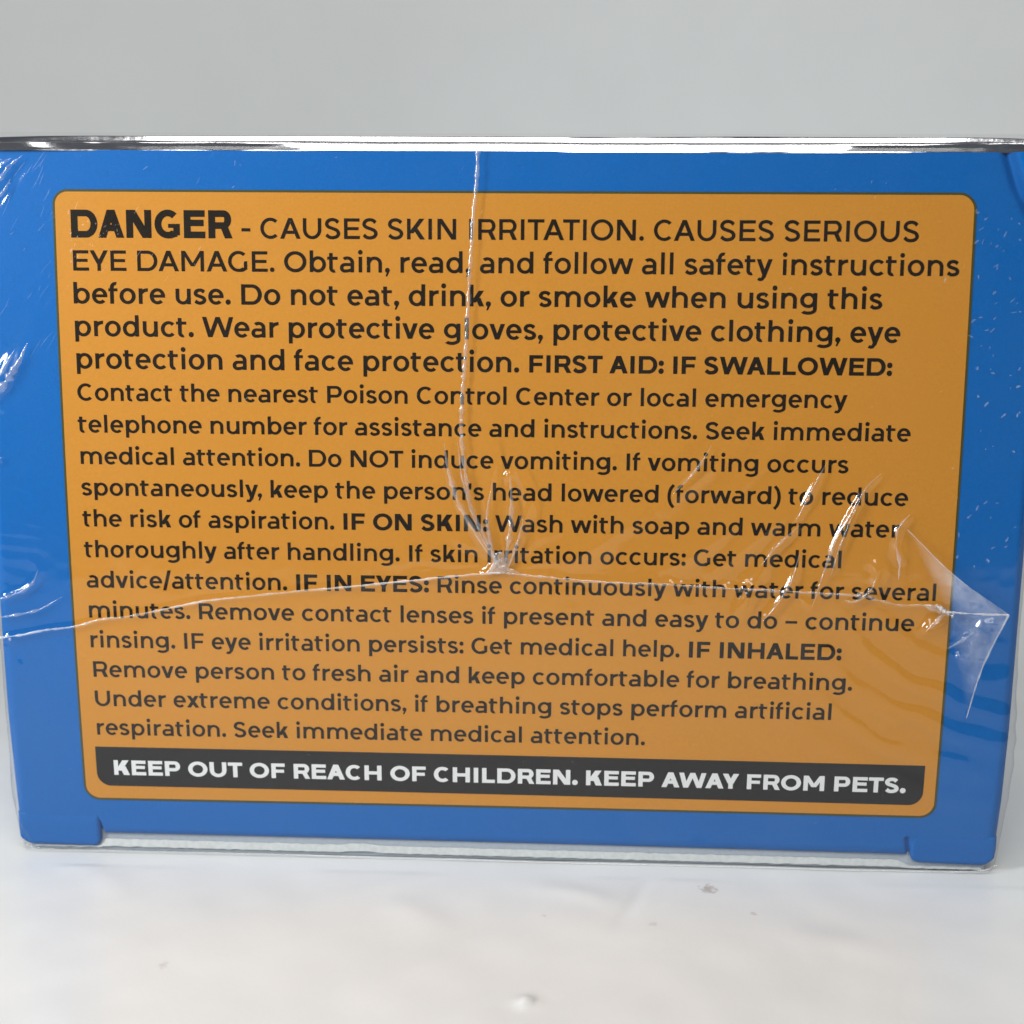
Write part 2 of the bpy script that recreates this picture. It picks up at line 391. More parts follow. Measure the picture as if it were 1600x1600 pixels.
banner = rounded('black_banner', -43.72, 43.76, lambda u: -25.82-(u+43.7)*0.0026, lambda u: -30.27-(u+43.7)*0.0026, (0.01, 0.01, 1.5, 1.5), 0.075, M_black, box)

# --- a geometric sans alphabet, drawn from stems, bars, diagonals and bowls (units: 1000 to the em)
class Glyph:
    def __init__(s): s.f = []
    def poly(s, *p):
        a = sum(p[i][0]*p[(i+1) % len(p)][1]-p[(i+1) % len(p)][0]*p[i][1] for i in range(len(p)))
        if abs(a) < 1e-6: return
        s.f.append(list(p) if a > 0 else list(reversed(p)))
    def rect(s, x0, y0, x1, y1): s.poly((x0, y0), (x1, y0), (x1, y1), (x0, y1))
    def diag(s, x0, y0, x1, y1, w): s.poly((x0, y0), (x0+w, y0), (x1+w, y1), (x1, y1))   # horizontal ends, w wide
    def arc(s, cx, cy, rx, ry, sw, th, a0, a1, n=None):
        n = n or max(3, int(abs(a1-a0)/9)); q = []
        for i in range(n+1):
            a = math.radians(a0+(a1-a0)*i/n); c, d = math.cos(a), math.sin(a)
            q.append(((cx+rx*c, cy+ry*d), (cx+(rx-sw)*c, cy+(ry-th)*d)))
        for i in range(n): s.poly(q[i][0], q[i+1][0], q[i+1][1], q[i][1])
    def stroke(s, pts, wv, wh):
        P = np.array(pts, float); T = np.gradient(P, axis=0); T /= np.linalg.norm(T, axis=1)[:, None]
        N = np.stack([-T[:, 1], T[:, 0]], 1); w = np.sqrt((wv*N[:, 0])**2+(wh*N[:, 1])**2)[:, None]/2
        Lf, Rt = P+N*w, P-N*w
        for i in range(len(P)-1):
            s.poly(tuple(Lf[i]), tuple(Lf[i+1]), tuple(Rt[i+1])); s.poly(tuple(Lf[i]), tuple(Rt[i+1]), tuple(Rt[i]))
    def mesh(s):
        vs, fs = [], []
        for f in s.f:
            fs.append(list(range(len(vs), len(vs)+len(f)))); vs += [Vector(p) for p in f]
        r = geometry.delaunay_2d_cdt(vs, [], fs, 0, 0.01)
        return [(v[0], v[1]) for v in r[0]], [list(f) for f, o in zip(r[2], r[5]) if o]
S_PTS = [(0.93, 0.845), (0.74, 0.96), (0.48, 1.0), (0.2, 0.94), (0.06, 0.765), (0.17, 0.61), (0.48, 0.515), (0.82, 0.41), (0.955, 0.235), (0.82, 0.065), (0.5, 0.0), (0.24, 0.035), (0.03, 0.16)]
BASE_W = dict(zip('ACDEFGHIKLMNOPRSTUWY', [729, 729, 836, 675, 642, 788, 826, 314, 725, 599, 971, 826, 860, 724, 730, 628, 588, 805, 1135, 637]))
BASE_W.update(dict(zip('abcdefghiklmnoprstuvwxy', [594, 678, 568, 678, 609, 347, 684, 674, 280, 595, 280, 1055, 674, 637, 678, 408, 496, 409, 670, 542, 876, 539, 543])))
BASE_W.update({'.': 220, ',': 220, '-': 393, '\u2013': 560, ':': 220, "'": 205, '(': 340, ')': 340, '/': 340, ' ': 262})
def make_glyph(ch, wt):
    """wt: stem weight (regular about 76, semibold 112, bold 146, black 200)."""
    k = (wt-76)/100.0
    adv = BASE_W[ch] + k*(60 if ch.isupper() else 42) + (14*k if ch in 'ilI' else 0)
    X, C, A_, D_ = 520+24*k, 700, 742, -196
    sw = wt*(1.06 if ch.isupper() else 1.0); th = sw*(0.86 if wt < 130 else 0.80); ov = 11
    g = Glyph(); sb = 88-24*k; rb = 48-14*k            # straight and round side bearings
    if ch.isupper(): sb = 102-30*k; rb = 50-14*k
    L, R = sb, adv-sb
    def ring(x0, x1, y0, y1, a0=0, a1=360, s_=None, t_=None): g.arc((x0+x1)/2, (y0+y1)/2, (x1-x0)/2, (y1-y0)/2, s_ or sw, t_ or th, a0, a1, 40 if a1-a0 >= 360 else None)
    dg = sw*1.10
    if ch == 'A':
        a, b = 6, adv-6; m_ = (a+b)/2
        g.diag(a, 0, m_-dg*.52, C, dg*1.04); g.diag(b-dg*1.04, 0, m_-dg*.52, C, dg*1.04)
        y = 165; g.rect(a+(m_-a)*.34, y, b-(b-m_)*.34, y+th)
    elif ch in 'CG':
        x0, x1 = rb, adv-18+30*(ch == 'C'); x1 = adv-(0 if ch == 'C' else 22)
        w = (C+2*ov)*1.02; ring(x0, x0+max(w, x1-x0), -ov, C+ov, 47, 313 if ch == 'C' else 308)
        if ch == 'G':
            xr = adv-sb*.9; g.rect(xr-sw*.95, 70, xr, 355)
            if wt > 160: g.rect(xr-sw*1.7, 255, xr, 355)
            g.stroke([(x0+w*.62, th*.45-ov), (x0+w*.74, th*.55), (xr-sw*.45, 118)], th, th)
    elif ch == 'D':
        g.rect(L, 0, L+sw, C); x1 = adv-rb; ry = C/2; rx = min(ry*1.02, (x1-L-sw)*.95); cx = x1-rx
        g.arc(cx, C/2, rx, ry, sw, th, -90, 90, 24); g.rect(L, 0, cx+2, th); g.rect(L, C-th, cx+2, C)
    elif ch in 'EFL':
        g.rect(L, 0, L+sw, C); x1 = adv-(44-10*k)
        if ch in 'EF': g.rect(L, C-th, x1-8, C)
        if ch in 'EL': g.rect(L, 0, x1, th)
        if ch == 'E': g.rect(L, 302, x1-45, 302+th*.96)
        if ch == 'F': g.rect(L, 262, x1-45, 262+th*.96)
    elif ch == 'H':
        g.rect(L, 0, L+sw, C); g.rect(R-sw, 0, R, C); g.rect(L, C/2-th/2, R, C/2+th/2)
    elif ch == 'I': g.rect(adv/2-sw/2, 0, adv/2+sw/2, C)
    elif ch == 'K':
        g.rect(L, 0, L+sw, C); x1 = adv-6
        g.diag(L+sw*.35, 205, x1-dg*1.45-12, C, dg*1.30)
        g.diag(x1-dg*1.36, 0, L+sw+60, 380+30*k, dg*1.28)
    elif ch == 'M':
        g.rect(L, 0, L+sw, C); g.rect(R-sw, 0, R, C); m_ = adv/2; y = 175
        g.diag(m_-dg*.5, y, L, C, dg*1.0); g.diag(m_-dg*.5, y, R-dg*1.0, C, dg*1.0)
    elif ch == 'N':
        g.rect(L, 0, L+sw, C); g.rect(R-sw, 0, R, C); g.diag(R-dg*1.2, 0, L, C, dg*1.2)
    elif ch == 'O': ring(rb, adv-rb, -ov, C+ov)
    elif ch in 'PR':
        g.rect(L, 0, L+sw, C); x1 = adv-(52-10*k); h = 238 if ch == 'P' else 232; y0 = C-2*h+(0 if ch == 'P' else 0)
        rx = h; cx = x1-rx; g.arc(cx, C-h, rx, h, sw, th, -90, 90, 20)
        g.rect(L, C-th, cx+2, C); g.rect(L, y0, cx+2, y0+th)
        if ch == 'R':
            wl_ = dg*(1.14 if wt < 150 else 1.02); g.diag(adv-(30 if wt < 150 else 4)-wl_, 0, cx-wl_*.5+(24 if wt < 150 else -10), y0+th*.6, wl_)
    elif ch in 'Ss':
        h = C if ch == 'S' else X; x0, x1 = (34, adv-38) if ch == 'S' else (26, adv-28)
        P = spline(np.array(S_PTS), 5); P[:, 0] = x0+sw*.42+P[:, 0]*(x1-x0-sw*.84); P[:, 1] = -ov+th/2+P[:, 1]*(h+2*ov-th)
        g.stroke(P, sw, th*1.02)
    elif ch == 'T': g.rect(adv/2-sw/2, 0, adv/2+sw/2, C); g.rect(10, C-th, adv-10, C)
    elif ch == 'U':
        L, R = sb-8, adv-sb+8; w = (R-L)/2; yc = min(w, 320)
        g.rect(L, yc-2, L+sw, C); g.rect(R-sw, yc-2, R, C); g.arc((L+R)/2, yc-ov, w, yc, sw, th, 180, 360, 24)
        g.rect(L, yc-ov-1, L+sw, yc); g.rect(R-sw, yc-ov-1, R, yc)
    elif ch in 'Ww':
        h = C if ch == 'W' else X; a, b = (14, adv-14) if ch == 'W' else (8, adv-8); d_ = dg*(.98 if ch == 'W' else .98)
        q1, m_, q2 = a+(b-a)*.255, (a+b)/2, a+(b-a)*.745
        g.diag(q1-d_*.5, 0, a, h, d_); g.diag(q1-d_*.5, 0, m_-d_*.5, h, d_); g.diag(q2-d_*.5, 0, m_-d_*.5, h, d_); g.diag(q2-d_*.5, 0, b-d_, h, d_)
    elif ch == 'Y':
        m_ = adv/2; g.rect(m_-sw/2, 0, m_+sw/2, 270); d_ = dg*1.12
        g.diag(m_-d_*.5, 238, 0, C, d_); g.diag(m_-d_*.5, 238, adv-d_, C, d_)
    elif ch in 'bdpgq':
        W0 = adv-sb-rb
        if ch in 'bp':
            x0, x1 = sb+sw*.12, adv-rb; xs_ = sb
        else:
            x0, x1 = rb, adv-sb-sw*.12; xs_ = adv-sb-sw
        if ch == 'g':
            ring(x0, x1, 26, X+ov); g.rect(xs_, -20, xs_+sw, X)
            cx = (x0+xs_+sw)/2-8; rx = xs_+sw-cx
            g.arc(cx, -20, rx, 182, sw, th, -142, 0, 18)
        else:
            ring(x0, x1, -ov, X+ov)
            g.rect(xs_, 0 if ch in 'bd' else D_, xs_+sw, A_ if ch in 'bd' else X)
    elif ch == 'a':
        R = adv-sb+2; g.rect(R-sw, 0, R, X*.62); cx = R-(R-52)*.5; rx = R-cx
        g.arc(cx, X+ov-205, rx, 205, sw, th, 0, 132, 16); g.rect(R-sw, X*.55, R, X-195)
        h = 164; x0 = rb-8; rr = h
        g.arc(x0+rr*1.05, h-ov, rr*1.05, h, sw, th, 90, 270, 18)
        g.rect(x0+rr*1.02, 2*h-ov-th*.95, R-4, 2*h-ov); g.arc(x0+rr*1.05, h-ov, R-(x0+rr*1.05)+sw*.1, h, sw, th, 270, 345, 10)
    elif ch == 'c': ring(rb, rb+(X+2*ov)*1.04, -ov, X+ov, 44, 316)
    elif ch == 'e':
        x1 = adv-rb+4; cyy = X/2; yb = 222; ry = X/2+ov; a = -math.degrees(math.asin((cyy-yb)/ry))
        ring(rb, x1, -ov, X+ov, a, 314); g.rect(rb+sw*.5, yb, x1-4, yb+th*.9)
    elif ch == 'f':
        x0 = 62; g.rect(x0+4, 0, x0+4+sw, 560); r = 192+10*k; g.arc(x0+4+r, 752-r-2, r, r, sw, th, 180, 74, 10); g.rect(x0+4, 540, x0+4+sw, 752-r)
        g.rect(8, X-th*.92-4, 318+30*k, X-4)
    elif ch in 'hnm':
        g.rect(L, 0, L+sw, A_ if ch == 'h' else X)
        def arch(xl, xr):
            xl2 = xl+sw*.1; ry = 232; rx = (xr-xl2)/2; g.arc((xl2+xr)/2, X+ov-ry, rx, ry, sw, th, 0, 172, 20); g.rect(xr-sw, 0, xr, X+ov-ry+1)
        if ch == 'm':
            mid = (L+R)/2+sw/2; arch(L, mid); arch(mid-sw, R)
        else: arch(L, R)
    elif ch == 'u':
        xr2 = R-sw*.1; ry = 232; rx = (xr2-L)/2; g.arc((L+xr2)/2, -ov+ry, rx, ry, sw, th, 180, 352, 20)
        g.rect(L, ry-ov-1, L+sw, X); g.rect(R-sw, 0, R, X)
    elif ch in 'il':
        c = adv/2; g.rect(c-sw/2, 0, c+sw/2, A_ if ch == 'l' else X)
        if ch == 'i': r = sw*.64; g.arc(c, X+80+r*.75+14, r, r, r*.999, r*.999, 0, 360, 18)
    elif ch == 'k':
        g.rect(L, 0, L+sw, A_); x1 = adv-4
        g.diag(L+sw*.3, 130, x1-dg*1.38-14, X, dg*1.24); g.diag(x1-dg*1.36, 0, L+sw+74, 290, dg*1.18)
    elif ch == 'o': ring(rb, adv-rb, -ov, X+ov)
    elif ch == 'r':
        g.rect(L, 0, L+sw, X); ry = 218; cx = adv-22; g.arc(cx, X+ov-ry-4, cx-L-sw*.1, ry, sw, th*1.06, 90, 172, 12)
    elif ch == 't':
        x0 = 64; g.rect(x0+14, 130, x0+14+sw, 655); r = 160; g.arc(x0+14+r*1.02, r-ov-5, r*1.02, r, sw, th, 180, 294, 12); g.rect(x0+14, r-ov-8, x0+14+sw, 170)
        g.rect(10, X-th*.92-4, adv-48, X-4)
    elif ch == 'v':
        a, b = 4, adv-4; m_ = adv/2; g.diag(m_-dg*.52, 0, a, X, dg*1.04); g.diag(m_-dg*.52, 0, b-dg*1.04, X, dg*1.04)
    elif ch == 'x':
        d_ = dg*1.2; g.diag(2, 0, adv-10-d_, X, d_); g.diag(adv-2-d_, 0, 10, X, d_)
    elif ch == 'y':
        a, b = 4, adv-4; m_ = adv/2; g.diag(m_-dg*.52+2, 0, a, X, dg*1.06)
        x_b = m_-dg*.52+2; sl = (b-dg*1.06-x_b)/X; g.diag(x_b-sl*95, -95, b-dg*1.06, X, dg*1.06)
        ex = x_b-sl*60+dg*.5
        g.stroke(spline(np.array([(ex, -60), (ex-38, -125), (ex-90, -152+2*k), (ex-160, -142), (ex-190, -122)]), 5), th, th)
    elif ch in '.:,':
        c = adv/2; r = sw*.68
        if ch != ',': g.arc(c, r-8, r, r, r*.999, r*.999, 0, 360, 18)
        else:
            g.arc(c, r-8, r, r, r*.999, r*.999, 0, 360, 18); g.poly((c-r*.75, -130), (c-r*.1, -130), (c+r*.95, r*.7), (c-r*.2, r*.3))
        if ch == ':': g.arc(c, X-r-10, r, r, r*.999, r*.999, 0, 360, 18)
    elif ch == '-': g.rect(50, 240, adv-50, 240+th)
    elif ch == '\u2013': g.rect(40, 240, adv-40, 240+th)
    elif ch == "'": g.poly((adv/2-sw*.5, C), (adv/2-sw*.36, 440), (adv/2+sw*.36, 440), (adv/2+sw*.5, C))
    elif ch in '()':
        P = np.array([(.86, 742), (.45, 560), (.28, 274), (.45, -12), (.86, -194)])*np.array([adv*.9, 1]); P[:, 0] += 10
        if ch == ')': P[:, 0] = adv-P[:, 0]
        g.stroke(spline(P, 6), sw, th)
    elif ch == '/': g.diag(-8, -80, adv-dg+8, 790, dg*.98)
    vsx, fsx = g.mesh() if g.f else ([], [])
    return adv, vsx, fsx
CACHE = {}
KERN = {'AW': -46, 'WA': -46, 'AY': -55, 'WAY': 0, 'LL': 0, 'TA': -50, 'AT': -50, 'Po': -8, 'We': -22, 'Wa': -22, 'ev': -6, 'ra': -6, 'rt': -4, 'AG': -14, 'r,': -50, 'y,': -50, 'f ': 0, 'DA': -16, 'KI': 0, 'PA': -50, 'UA': -10}
def glyph(ch, wt):
    if (ch, wt) not in CACHE: CACHE[ch, wt] = make_glyph(ch, wt)
    return CACHE[ch, wt]
def text_line(name, runs, u0, u1, vbase, em, mat, parent, off, slope_=0.0):
    """runs: [(text, weight, size factor)]. The line is spaced to run from u0 to u1."""
    pen = 0.0; V_, F_ = [], []; items = []; prev = None
    for txt, wt, sz, *xs_ in runs:
        sx = sz*(xs_[0] if xs_ else 1)
        for ch in txt:
            if ch == ' ':
                pen += (258+0.12*wt)*sx; prev = ch; continue
            adv, vs_, fs_ = glyph(ch, wt)
            if prev: pen += KERN.get(prev+ch, 0)*sx
            items.append((pen, sx, sz, vs_, fs_)); pen += adv*sx; prev = ch
    lo = items[0][0]+min(v[0] for v in items[0][3])*items[0][1]; hi = items[-1][0]+max(v[0] for v in items[-1][3])*items[-1][1]
    k = (u1-u0)/(hi-lo)
    for p, sx, sz, vs_, fs_ in items:
        b = len(V_)
        for x, y in vs_:
            uu_ = u0+(p+x*sx-lo)*k; V_.append((uu_, vbase+y*sz*em/1000+slope_*(uu_-u0)))
        F_ += [[b+i for i in f] for f in fs_]
    V_ = np.array(V_)
    o = mesh_obj(name, place(V_[:, 0], V_[:, 1], off), F_, mat, parent, smooth=False)
    print('LINE', name, 'em_x %.3f em %.3f' % (k*1000, em))
    return o
MD, SB, BD, XB, BK = 118, 136, 164, 182, 196
LINES = [
 [('DANGER', BK, 1.36, 0.88), (' - ', SB, 1), ('CAUSES SKIN IRRITATION. CAUSES SERIOUS', MD, 1)],
 [('EYE DAMAGE. ', MD, 1), ('Obtain, read, and follow all safety instructions', 126, 1)],
 [('before use. Do not eat, drink, or smoke when using this', SB, 1)],
 [('product. Wear protective gloves, protective clothing, eye', SB, 1)],
 [('protection and face protection. ', SB, 1), ('FIRST AID: IF SWALLOWED:', BD, 0.862)],
 [('Contact the nearest Poison Control Center or local emergency', SB, 1)],
 [('telephone number for assistance and instructions. Seek immediate', SB, 1)],
 [('medical attention. Do NOT induce vomiting. If vomiting occurs', SB, 1)],
 [("spontaneously, keep the person's head lowered (forward) to reduce", SB, 1)],
 [('the risk of aspiration. ', SB, 1), ('IF ON SKIN: ', BD, 1), ('Wash with soap and warm water', SB, 1)],
 [('thoroughly after handling. If skin irritation occurs: Get medical', SB, 1)],
 [('advice/attention. ', SB, 1), ('IF IN EYES: ', BD, 1), ('Rinse continuously with water for several', SB, 1)],
 [('minutes. Remove contact lenses if present and easy to do \u2013 continue', SB, 1)],
 [('rinsing. IF eye irritation persists: Get medical help. ', SB, 1), ('IF INHALED:', BD, 1)],
 [('Remove person to fresh air and keep comfortable for breathing.', SB, 1)],
 [('Under extreme conditions, if breathing stops perform artificial', SB, 1)],
 [('respiration. Seek immediate medical attention.', SB, 1)]]
UEND = [39.84, 43.88, 36.64, 38.52, 37.91, 33.68, 40.04, 34.12, 40.17, 39.54, 33.9, 43.53, 41.58, 34.46, 35.72, 33.77, 14.66]
START = [111.8, 115, 115.8, 118, 120.5, 121.8, 122.5, 126.8, 128.3, 130, 132.5, 136.3, 140, 142.5, 146.8, 149.5, 152.5]
for i, runs in enumerate(LINES):
    vb = 27.2466-3.23224*i
    ypx = [371.3, 422.5, 473, 524.5, 576, 626.8, 676.3, 725, 773.8, 823, 870.8, 917.5, 965.5, 1011.8, 1057, 1102, 1147][i]
    u0 = face_at(START[i], ypx)[0]
    text_line('text_line', runs, u0, UEND[i], vb, 2.85 if i < 5 else 2.45, M_ink, label, 0.075)
b0 = face_at(179.3, 1210); b1 = face_at(1414.3, 1238.8)
text_line('text_line', [('KEEP OUT OF REACH OF CHILDREN. KEEP AWAY FROM PETS.', XB, 1)], b0[0], b1[0], b0[1], 2.40, M_white_ink, banner, 0.10, (b1[1]-b0[1])/(b1[0]-b0[0]))

# ------------------------------------------------------------------ shrink wrap
VSEAM = [(749, 226), (747, 240), (746, 275), (741, 330), (738, 380), (735, 425), (733, 470), (730, 520), (727, 570), (723, 620), (722, 680), (728, 740), (737, 790), (757, 835), (783, 885)]
HSEAM = [(-25, 997), (25, 992), (80, 982), (120, 977), (160, 966), (200, 962), (260, 950), (320, 938), (400, 929), (480, 921), (560, 914), (640, 906), (720, 898), (783, 893), (860, 901), (940, 908), (1040, 912), (1120, 917), (1200, 921), (1290, 926), (1345, 930), (1400, 943), (1440, 944), (1468, 948)]
CREASES = [  # px path, height mm, half width mm
 ([(1286, 728), (1262, 775), (1243, 812)], .26, .26), ([(1374, 740), (1352, 762), (1325, 805), (1302, 850), (1285, 900), (1268, 950)], .26, .24),
 ([(1345, 770), (1325, 815), (1312, 850), (1300, 890)], .22, .22), ([(1245, 822), (1215, 850), (1190, 880)], .26, .26), ([(1246, 868), (1236, 905), (1215, 940), (1195, 965)], .24, .26),
 ([(1365, 905), (1358, 922), (1335, 938), (1322, 936)], .24, .24), ([(1108, 698), (1090, 725), (1060, 752)], .16, .2), ([(1110, 725), (1085, 752), (1055, 778)], .12, .3),
 ([(1418, 805), (1402, 825), (1398, 850), (1405, 875)], .2, .28), ([(1362, 872), (1368, 890), (1362, 912)], .16, .4), ([(1252, 930), (1262, 948)], .22, .22), ([(1195, 880), (1165, 930), (1150, 970)], .16, .4),
 ([(1040, 905), (1065, 916)], .16, .22), ([(1160, 905), (1175, 925)], .16, .25), ([(1130, 912), (1142, 926)], .14, .22),
 ([(783, 885), (755, 840), (735, 790), (722, 730), (720, 700)], .14, .22), ([(783, 885), (745, 830), (715, 770), (700, 720), (692, 680)], .14, .35), ([(783, 885), (768, 830), (762, 780), (770, 720), (765, 680)], .16, .4),
 ([(788, 885), (796, 835), (798, 790), (796, 735)], .22, .3), ([(790, 880), (812, 830), (825, 790), (815, 745), (800, 720)], .14, .4), ([(760, 640), (755, 690), (760, 740)], .12, .5),
 ([(797, 735), (790, 750)], .2, .25), ([(803, 812), (795, 830)], .26, .22), ([(780, 870), (760, 890), (752, 900)], .24, .25), ([(700, 640), (715, 680), (720, 710)], .10, .5),
 ([(43, 540), (28, 572), (5, 605), (-20, 635)], .46, .54), ([(20, 548), (5, 580), (-15, 605)], .3, .34), ([(62, 893), (48, 915), (20, 928), (-15, 937)], .24, .22), ([(50, 872), (64, 890), (60, 905)], .12, .3),
 ([(-20, 268), (5, 250), (20, 246)], .2, .25), ([(-20, 305), (10, 258), (38, 243)], .16, .3), ([(-10, 300), (15, 278)], .12, .2), ([(120, 240), (136, 255)], .1, .15), ([(-8, 270), (8, 262), (24, 259)], .2, .28), ([(-12, 312), (4, 285), (12, 268)], .2, .3), ([(4, 330), (14, 312), (24, 300)], .2, .2), ([(30, 300), (44, 276), (60, 262)], .1, .3), ([(70, 470), (50, 510), (30, 540)], .1, .5), ([(80, 400), (60, 440), (44, 480)], .07, .5),
 ([(-15, 1000), (15, 998), (28, 1002)], .2, .22), ([(-15, 1012), (18, 1008)], .2, .22), ([(30, 1030), (34, 1040), (28, 1055)], .12, .2), ([(10, 1145), (20, 1128), (32, 1113)], .10, .15),
 ([(982, 549), (1000, 544), (1025, 537)], .10, .22), ([(1178, 1300), (1195, 1305)], .1, .3), ([(395, 325), (402, 295)], .06, .15), ([(430, 325), (500, 297)], .05, .15),
 ([(20, 1170), (24, 1230), (34, 1275), (36, 1300)], .14, .25), ([(1505, 990), (1518, 1005)], .2, .3), ([(1485, 1005), (1515, 988)], .2, .2), ([(1490, 1020), (1505, 1030)], .24, .3),
 ([(1440, 985), (1470, 970), (1490, 950)], .18, .3), ([(1455, 965), (1440, 985)], .14, .25), ([(1530, 975), (1560, 970)], .16, .3), ([(1535, 980), (1548, 985), (1560, 972)], .2, .25),
 ([(0, 640), (8, 637)], .2, .25), ([(-5, 720), (4, 715)], .2, .2), ([(835, 570), (810, 600), (790, 640)], .05, .6), ([(1090, 580), (1010, 640), (950, 690)], .09, 1.1), ([(1150, 620), (1060, 690), (990, 740)], .08, .9),
 ([(1200, 640), (1120, 720), (1020, 800)], .10, 1.0), ([(1010, 790), (930, 850), (880, 880)], .08, .9), ([(1260, 640), (1190, 720), (1120, 790)], .09, .8), ([(1160, 800), (1090, 860), (1030, 900)], .10, .9), ([(1230, 790), (1170, 850), (1100, 905)], .09, .7),
]
def film_disp(u, v):
    d = 0.016*waves(u, v, 9, 9, 41) + 0.004*waves(u, v, 2.6, 10, 42) + 0.05*waves(u, v, 30, 6, 43)
    d = d + ridge(u, v, path_at(VSEAM), .16, .22, taper=False, n=6) + ridge(u, v, path_at(HSEAM), .16, .20, taper=False, n=6)
    for pts, h, s_ in CREASES:
        pp = path_at(pts)
        if h >= .14 and s_ < .55:
            # steep enough to catch the window: the slope that turns its light towards a viewer in front
            q = np.array([pp[:, 0].mean(), 0, pp[:, 1].mean()]); a = CAM-q; l = np.array(WINDOW)*1000+[0, 0, TABLE]-q
            hv = a/np.linalg.norm(a)+l/np.linalg.norm(l); h = 1.22*np.hypot(hv[0], hv[2])/-hv[1]/.607*s_
        elif s_ > .65: h = h*2.1
        d = d + ridge(u, v, pp, h, s_, n=8)
    # ripples fanning out below the loose fold on the right
    c = face_at(1560, 900); rr = np.hypot((u-c[0])*.9, v-c[1]); an = np.arctan2(v-c[1], u-c[0])
    win = np.exp(-((rr-16)/8.0)**2)/(1+np.exp((an+1.35)/.12))/(1+np.exp(-(an+2.75)/.14))
    d = d + 0.115*win*np.sin(2*math.pi*rr/3.4+2.0*np.sin(an*2.3)+.6*waves(u, v, 8, 5, 44))
    # tight ripples down the left edge
    wl = 1/(1+np.exp((u+48.2)/.7))*np.exp(-((v-2)/9.5)**4)
    d = d + 0.016*wl*np.sin(2*math.pi*(v+.22*u)/1.55+1.3*waves(u, v, 7, 5, 45))
    d = d + 0.75*np.exp(-((u-50)/4.0)**2)*np.exp(-((v+25)/7.5)**2)
    # tension lines leading to the seam crossing
    c = face_at(783, 888); an = np.arctan2(v-c[1], u-c[0]); rr = np.hypot(u-c[0], v-c[1])
    d = d + 0.028*np.exp(-((rr-5)/6.0)**2)*np.sin(an*11+.6*np.sin(rr))*(v > c[1])
    return np.maximum(d, -0.10)
fu = np.linspace(0, 1, 700)
vs = np.linspace(-37.95, 37.62, 500)
X, Uc, Vc = wrap(fu, vs, 0.30, 14.0, r=1.4, nside=8, narc=10, disp=film_disp)
X[..., 1] += 2.0*np.clip((Vc-35.5)/2.1, 0, 1)**2.0 
n = X.shape
film = mesh_obj('shrink_wrap', (X*MM).reshape(-1, 3), grid_faces(n[0], n[1])[:, ::-1], M_film, box)

def ribbon(name, pts, w, off, mat, parent, seed, n=14, jit=.5, h=.10, fade=False):
    """raised whitish bead along a path: gathered film, and painted highlight streaks."""
    P = spline(path_at(pts), n); r = np.random.default_rng(seed); T = np.gradient(P, axis=0); T /= np.linalg.norm(T, axis=1)[:, None]; N = np.stack([-T[:, 1], T[:, 0]], 1)
    L = np.concatenate([[0], np.cumsum(np.linalg.norm(np.diff(P, axis=0), axis=1))])
    ww = w*np.clip(1+jit*waves(L, 0*L, 1.1, 8, seed)+.4*jit*r.standard_normal(len(L)), .25, 2.2)
    if fade: ww = ww*np.sin(np.linspace(0.06, math.pi-0.06, len(L)))
    P = P+N*(0.02*waves(L, 0*L, 2.0, 7, seed+1))[:, None]
    V_ = []; K = 7
    for i in range(len(P)):
        for j in range(K):
            a = -1+2*j/(K-1); q = P[i]+N[i]*a*ww[i]/2
            V_.append(place(q[0], q[1], off+h*math.sqrt(max(0, 1-a*a))*(ww[i]/w)))
    return mesh_obj(name, np.array(V_), grid_faces(len(P), K), mat, parent)
ribbon('film_seam', VSEAM, 0.42, 0.50, M_haze, film, 61, jit=.28, h=.10)
ribbon('film_seam', HSEAM[:14], 0.22, 0.50, M_seam, film, 63, jit=.32, h=.08)
ribbon('film_seam', HSEAM[13:], 0.24, 0.50, M_haze, film, 65, jit=.35, h=.08)
PUCKERS_GLINTS = [([(46, 536), (28, 572), (5, 606), (-20, 635)], .75), ([(26, 545), (10, 575), (-10, 602)], .45), ([(63, 888), (50, 914), (20, 929), (-15, 938)], .38), ([(-10, 302), (15, 264), (38, 243)], .45), ([(-12, 325), (8, 300), (20, 280)], .4), ([(-10, 268), (8, 256), (22, 248)], .35), ([(-6, 720), (6, 714)], .3), ([(100, 930), (60, 952), (10, 962), (-15, 963)], .3),  # left edge: bright highlights painted as whitish strips
           ([(1290, 722), (1264, 772), (1240, 818)], .32), ([(1376, 738), (1352, 762), (1325, 805), (1302, 850), (1282, 905), (1266, 952)], .34), ([(1348, 768), (1326, 815), (1310, 855), (1296, 900)], .26),  # right creases: highlight streaks given whitish strips, pale even where nothing glints
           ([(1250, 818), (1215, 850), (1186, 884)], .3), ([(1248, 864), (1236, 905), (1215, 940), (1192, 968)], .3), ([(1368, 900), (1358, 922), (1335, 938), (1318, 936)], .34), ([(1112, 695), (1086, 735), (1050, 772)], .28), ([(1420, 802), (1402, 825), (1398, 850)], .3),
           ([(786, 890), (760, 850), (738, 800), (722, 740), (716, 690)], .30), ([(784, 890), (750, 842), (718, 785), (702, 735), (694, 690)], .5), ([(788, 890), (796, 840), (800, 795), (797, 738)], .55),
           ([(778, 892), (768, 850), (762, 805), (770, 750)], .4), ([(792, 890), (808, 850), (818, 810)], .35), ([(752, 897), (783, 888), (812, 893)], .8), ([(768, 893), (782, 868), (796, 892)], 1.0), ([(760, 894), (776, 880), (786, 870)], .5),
           ([(1440, 944), (1462, 950), (1484, 954)], .7), ([(1398, 850), (1404, 880), (1402, 905)], .4), ([(1445, 985), (1465, 966), (1482, 950)], .5), ([(1478, 1012), (1500, 1000), (1520, 985)], .35)]
